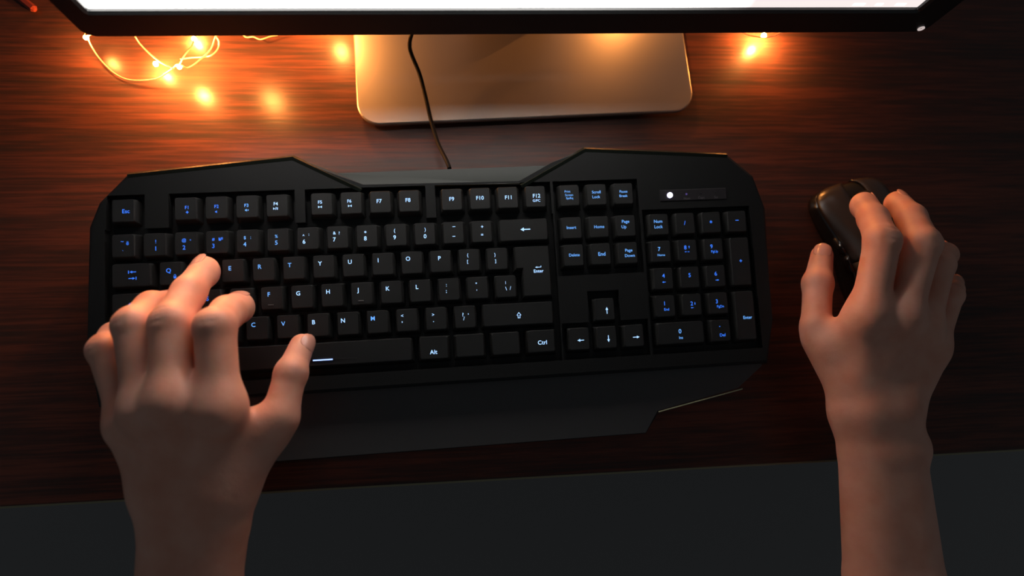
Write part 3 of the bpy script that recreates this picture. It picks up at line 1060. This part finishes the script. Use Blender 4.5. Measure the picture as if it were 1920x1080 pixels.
def build_arm(spec, label, parent):
    J = {k: [np.array(at_z(*p[:3])) for p in v] for k, v in spec['fingers'].items()}
    Rr = {k: [p[3] for p in v] for k, v in spec['fingers'].items()}
    arm = [(np.array(at_z(x, y, z)), r) for x, y, z, r in spec['arm']]
    allp = [p for v in J.values() for p in v] + [p for p, r in arm]
    lo = np.min(allp, 0) - .034
    hi = np.max(allp, 0) + .034
    F = Field(lo, hi)
    # palm: one flattened cone from each knuckle to the wrist
    wrist = arm[0][0]
    side = spec['side']
    side = np.array(at_z(*side[1])) - np.array(at_z(*side[0]))
    side = side / np.linalg.norm(side)
    along = wrist - (J['middle'][0] + J['ring'][0]) / 2
    along = along / np.linalg.norm(along)
    up = np.cross(side, along)
    up = up / np.linalg.norm(up)
    if up[2] < 0:
        up = -up
    palm = None
    for nm, off in (('index', -.014), ('middle', -.005), ('ring', .006), ('pinky', .014)):
        a = J[nm][0] - up * .003
        b_ = wrist + side * off * spec['hand'] - along * .012 - up * .001
        d = F.cone(a, b_, Rr[nm][0] * 1.05, .0112, up, 1.12)
        palm = d if palm is None else smin(palm, d, .010)
    # heel of the hand, little-finger side, and ball of the thumb
    for c, e, r1, r2, kk in spec['pads']:
        d = F.cone(np.array(at_z(*c)), np.array(at_z(*e)), r1, r2)
        palm = smin(palm, d, kk)
    # forearm: two bones side by side, blended
    fore = None
    for off in (-1, 1):
        strand = None
        for (p, r), (q_, r_) in zip(arm[:-1], arm[1:]):
            s1 = side * off * r * .42
            s2 = side * off * r_ * .42
            d = F.cone(p + s1, q_ + s2, r * .57, r_ * .57)
            strand = d if strand is None else smin(strand, d, .003)
        fore = strand if fore is None else smin(fore, strand, .022)
    body = smin(palm, fore, .016)
    # bony bump of the wrist
    if 'ulna' in spec:
        body = smin(body, F.ball(np.array(at_z(*spec['ulna'][:3])), spec['ulna'][3]), .012)
    # tendons on the back of the hand
    for nm, off in (('index', -.008), ('middle', -.002), ('ring', .004), ('pinky', .009)):
        a = J[nm][0] + up * (Rr[nm][0] * .62)
        b_ = wrist + side * off * spec['hand'] - along * .025 + up * .0095
        if spec.get('tendons'):
            body = smin(body, F.cone(a, b_, .0026, .0014), .010)
    fingers = None
    for nm in ('pinky', 'ring', 'middle', 'index', 'thumb'):
        j, r = J[nm], Rr[nm]
        f = None
        for i in range(len(j) - 1):
            # slightly waisted between the joints
            mid = (j[i] + j[i + 1]) / 2
            rm = (r[i] + r[i + 1]) / 2 * .975
            d = np.minimum(F.cone(j[i], mid, r[i], rm), F.cone(mid, j[i + 1], rm, r[i + 1]))
            f = d if f is None else smin(f, d, .0030)
        if nm != 'thumb':
            # soft pad under the last joint
            v1 = j[2] - j[1]
            v2 = j[3] - j[2]
            v2n = v2 / np.linalg.norm(v2)
            dor = v1 - v2n * np.dot(v1, v2n)
            dor = dor / (np.linalg.norm(dor) + 1e-9)
            f = smin(f, F.ball(j[3] - dor * .0018 - v2n * .003, r[3] * .93), .004)
            # bony knuckle on top of the middle joint, with shallow creases over it
            v0 = j[1] - j[0]
            v0 = v0 / np.linalg.norm(v0)
            v1n = v1 / np.linalg.norm(v1)
            kd = v0 - v1n
            kd = kd / (np.linalg.norm(kd) + 1e-9)
            f = smin(f, F.ball(j[1] + kd * .0012, r[1] * .90), .003)
            ta = v0 + v1n
            ta = ta / np.linalg.norm(ta)
            for o_ in (-.0042, -.0014, .0014, .0042):
                c = j[1] + ta * o_ + kd * (r[1] + .0024 - abs(o_) * .28)
                sd = np.cross(ta, kd)
                g_ = F.cone(c - sd * .0042 - kd * .0012, c + sd * .0042 - kd * .0012, .00055, .00055)
                f = np.maximum(f, -smin(g_, g_ + 1, .001)) if False else -smin(-f, g_, .0016)
            # knuckle at the root of the finger
            body = smin(body, F.ball(j[0] + up * spec['mcp'], r[0] * .92), .008)
        else:
            v1 = j[2] - j[1]
            f = smin(f, F.ball(j[2] + np.array(spec['thumb_side']) * .001, r[2] * .92), .004)
        if fingers is None:
            fingers = f
        else:
            fingers = smin(fingers, f, .0012)
        # web to the palm
        if nm == 'thumb':
            thumb = f
    V = smin(fingers, body, .009)
    for c, e, r1, r2, kk in spec.get('webs', []):
        V = smin(V, F.cone(np.array(at_z(*c)), np.array(at_z(*e)), r1, r2), kk)
    verts, quads = surface_nets(V, F.lo, VOX)
    me = bpy.data.meshes.new('arm')
    me.vertices.add(len(verts))
    org = np.array(parent.location)
    me.vertices.foreach_set('co', (verts - org).astype(np.float32).ravel())
    me.loops.add(quads.size)
    me.loops.foreach_set('vertex_index', quads.astype(np.int32).ravel())
    me.polygons.add(len(quads))
    me.polygons.foreach_set('loop_start', np.arange(0, quads.size, 4, dtype=np.int32))
    me.polygons.foreach_set('loop_total', np.full(len(quads), 4, np.int32))
    me.update(calc_edges=True)
    me.validate()
    # light smoothing of the voxel steps
    bm = bmesh.new()
    bm.from_mesh(me)
    for _ in range(3):
        bmesh.ops.smooth_vert(bm, verts=bm.verts, factor=.4, use_axis_x=True, use_axis_y=True, use_axis_z=True)
    bmesh.ops.recalc_face_normals(bm, faces=bm.faces)
    bm.to_mesh(me)
    bm.free()
    o = mobj('arm', me, M['skin'], parent, True)
    o['label'] = label
    # nails
    for nm in ('pinky', 'ring', 'middle', 'index', 'thumb'):
        j, r = J[nm], Rr[nm]
        a, c = j[-2], j[-1]
        v2 = c - a
        v2 /= np.linalg.norm(v2)
        if nm == 'thumb':
            dor = np.array(spec['thumb_side'], float)
        elif nm in spec.get('dorsal', {}):
            dor = np.array(spec['dorsal'][nm], float)
        else:
            dor = (j[-2] - j[-3])
        dor = dor - v2 * np.dot(dor, v2)
        dor /= np.linalg.norm(dor)
        sd = np.cross(v2, dor)
        rr = r[-1]
        rings_o, rings_i = [], []
        Ln = rr * 1.5
        nu, nv = 12, 12
        for iv in range(nv + 1):
            t = iv / nv
            s_ = -rr * .72 + Ln * t
            half = math.radians(50) * math.sqrt(max(.04, 1 - abs(2 * t - 1) ** 3.2))
            row_o, row_i = [], []
            # follows the finger, curving down slightly at the free end
            rad = rr * (1.0 - .055 * max(0, (s_ / rr)) ** 2 * 3) + .00035
            for iu in range(nu + 1):
                an_ = -half + 2 * half * iu / nu
                for rw, rd in ((row_o, rad), (row_i, rad - .0012)):
                    p = c + v2 * s_ + dor * (rd * math.cos(an_)) + sd * (rd * math.sin(an_)) - org
                    rw.append(tuple(p))
            rings_o.append(row_o)
            rings_i.append(row_i)
        nb = loft_bm([ro + ri[::-1] for ro, ri in zip(rings_o, rings_i)])
        obj('fingernail', nb, M['nail'], o, True)
    return o


person = empty('person', 'person seen only as two bare forearms and hands working the keyboard and mouse', 'person', (.05, -.30, .05))

left = {
    'tendons': True,
    'mcp': .0026,
    'hand': 1.0,
    'side': ((475, 940, .07), (262, 940, .07)),
    'fingers': {
        'index': [(412, 768, .093, .0114), (403, 614, .091, .0108), (427, 586, .072, .0098), (448, 574, .054, .0090)],
        'middle': [(322, 755, .094, .0116), (322, 608, .087, .0112), (354, 548, .070, .0095), (384, 505, .054, .0083)],
        'ring': [(272, 770, .087, .0106), (250, 610, .082, .0102), (285, 575, .067, .0090), (320, 568, .052, .0080)],
        'pinky': [(244, 792, .075, .0098), (197, 656, .072, .0088), (215, 630, .062, .0080), (242, 617, .051, .0072)],
        'thumb': [(440, 880, .068, .0130), (524, 783, .071, .0108), (545, 700, .065, .0090), (566, 648, .054, .0073)],
    },
    'arm': [(368, 925, .065, .0312), (366, 985, .060, .0296), (355, 1100, .056, .0283), (330, 1380, .050, .036)],
    'pads': [((498, 815, .068), (430, 900, .064), .0110, .0140, .014), ((246, 815, .068), (300, 910, .064), .0100, .0130, .012)],
    'webs': [((456, 795, .072), (500, 800, .070), .0065, .0065, .012)],
    'thumb_side': (.85, .1, .55),
}
right = {
    'mcp': .0006,
    'hand': 1.0,
    'side': ((1555, 790, .045), (1722, 790, .045)),
    'fingers': {
        'index': [(1628, 590, .069, .0112), (1654, 453, .074, .0108), (1637, 410, .060, .0096), (1620, 382, .049, .0083)],
        'middle': [(1690, 597, .071, .0112), (1730, 458, .072, .0108), (1708, 408, .058, .0095), (1682, 379, .044, .0080)],
        'ring': [(1728, 617, .066, .0104), (1761, 497, .064, .0092), (1770, 478, .050, .0084), (1758, 468, .036, .0076)],
        'pinky': [(1745, 650, .060, .0096), (1782, 554, .054, .0078), (1785, 543, .042, .0072), (1787, 531, .027, .0066)],
        'thumb': [(1592, 710, .049, .0125), (1530, 610, .042, .0098), (1533, 532, .036, .0098), (1541, 479, .030, .0076)],
    },
    'arm': [(1638, 785, .047, .0272), (1653, 850, .046, .0280), (1676, 1085, .042, .0318), (1690, 1340, .036, .037)],
    'pads': [((1533, 640, .040), (1608, 760, .046), .0095, .0130, .014), ((1738, 680, .055), (1680, 765, .048), .0085, .0120, .012)],
    'webs': [((1562, 650, .050), (1595, 615, .060), .0065, .0070, .012)],
    'ulna': (1716, 836, .050, .0070),
    'thumb_side': (-.45, .15, .85),
}
build_arm(left, 'left hand and forearm, fingers spread over the keys', person)
build_arm(right, 'right hand and forearm, resting over the mouse', person)
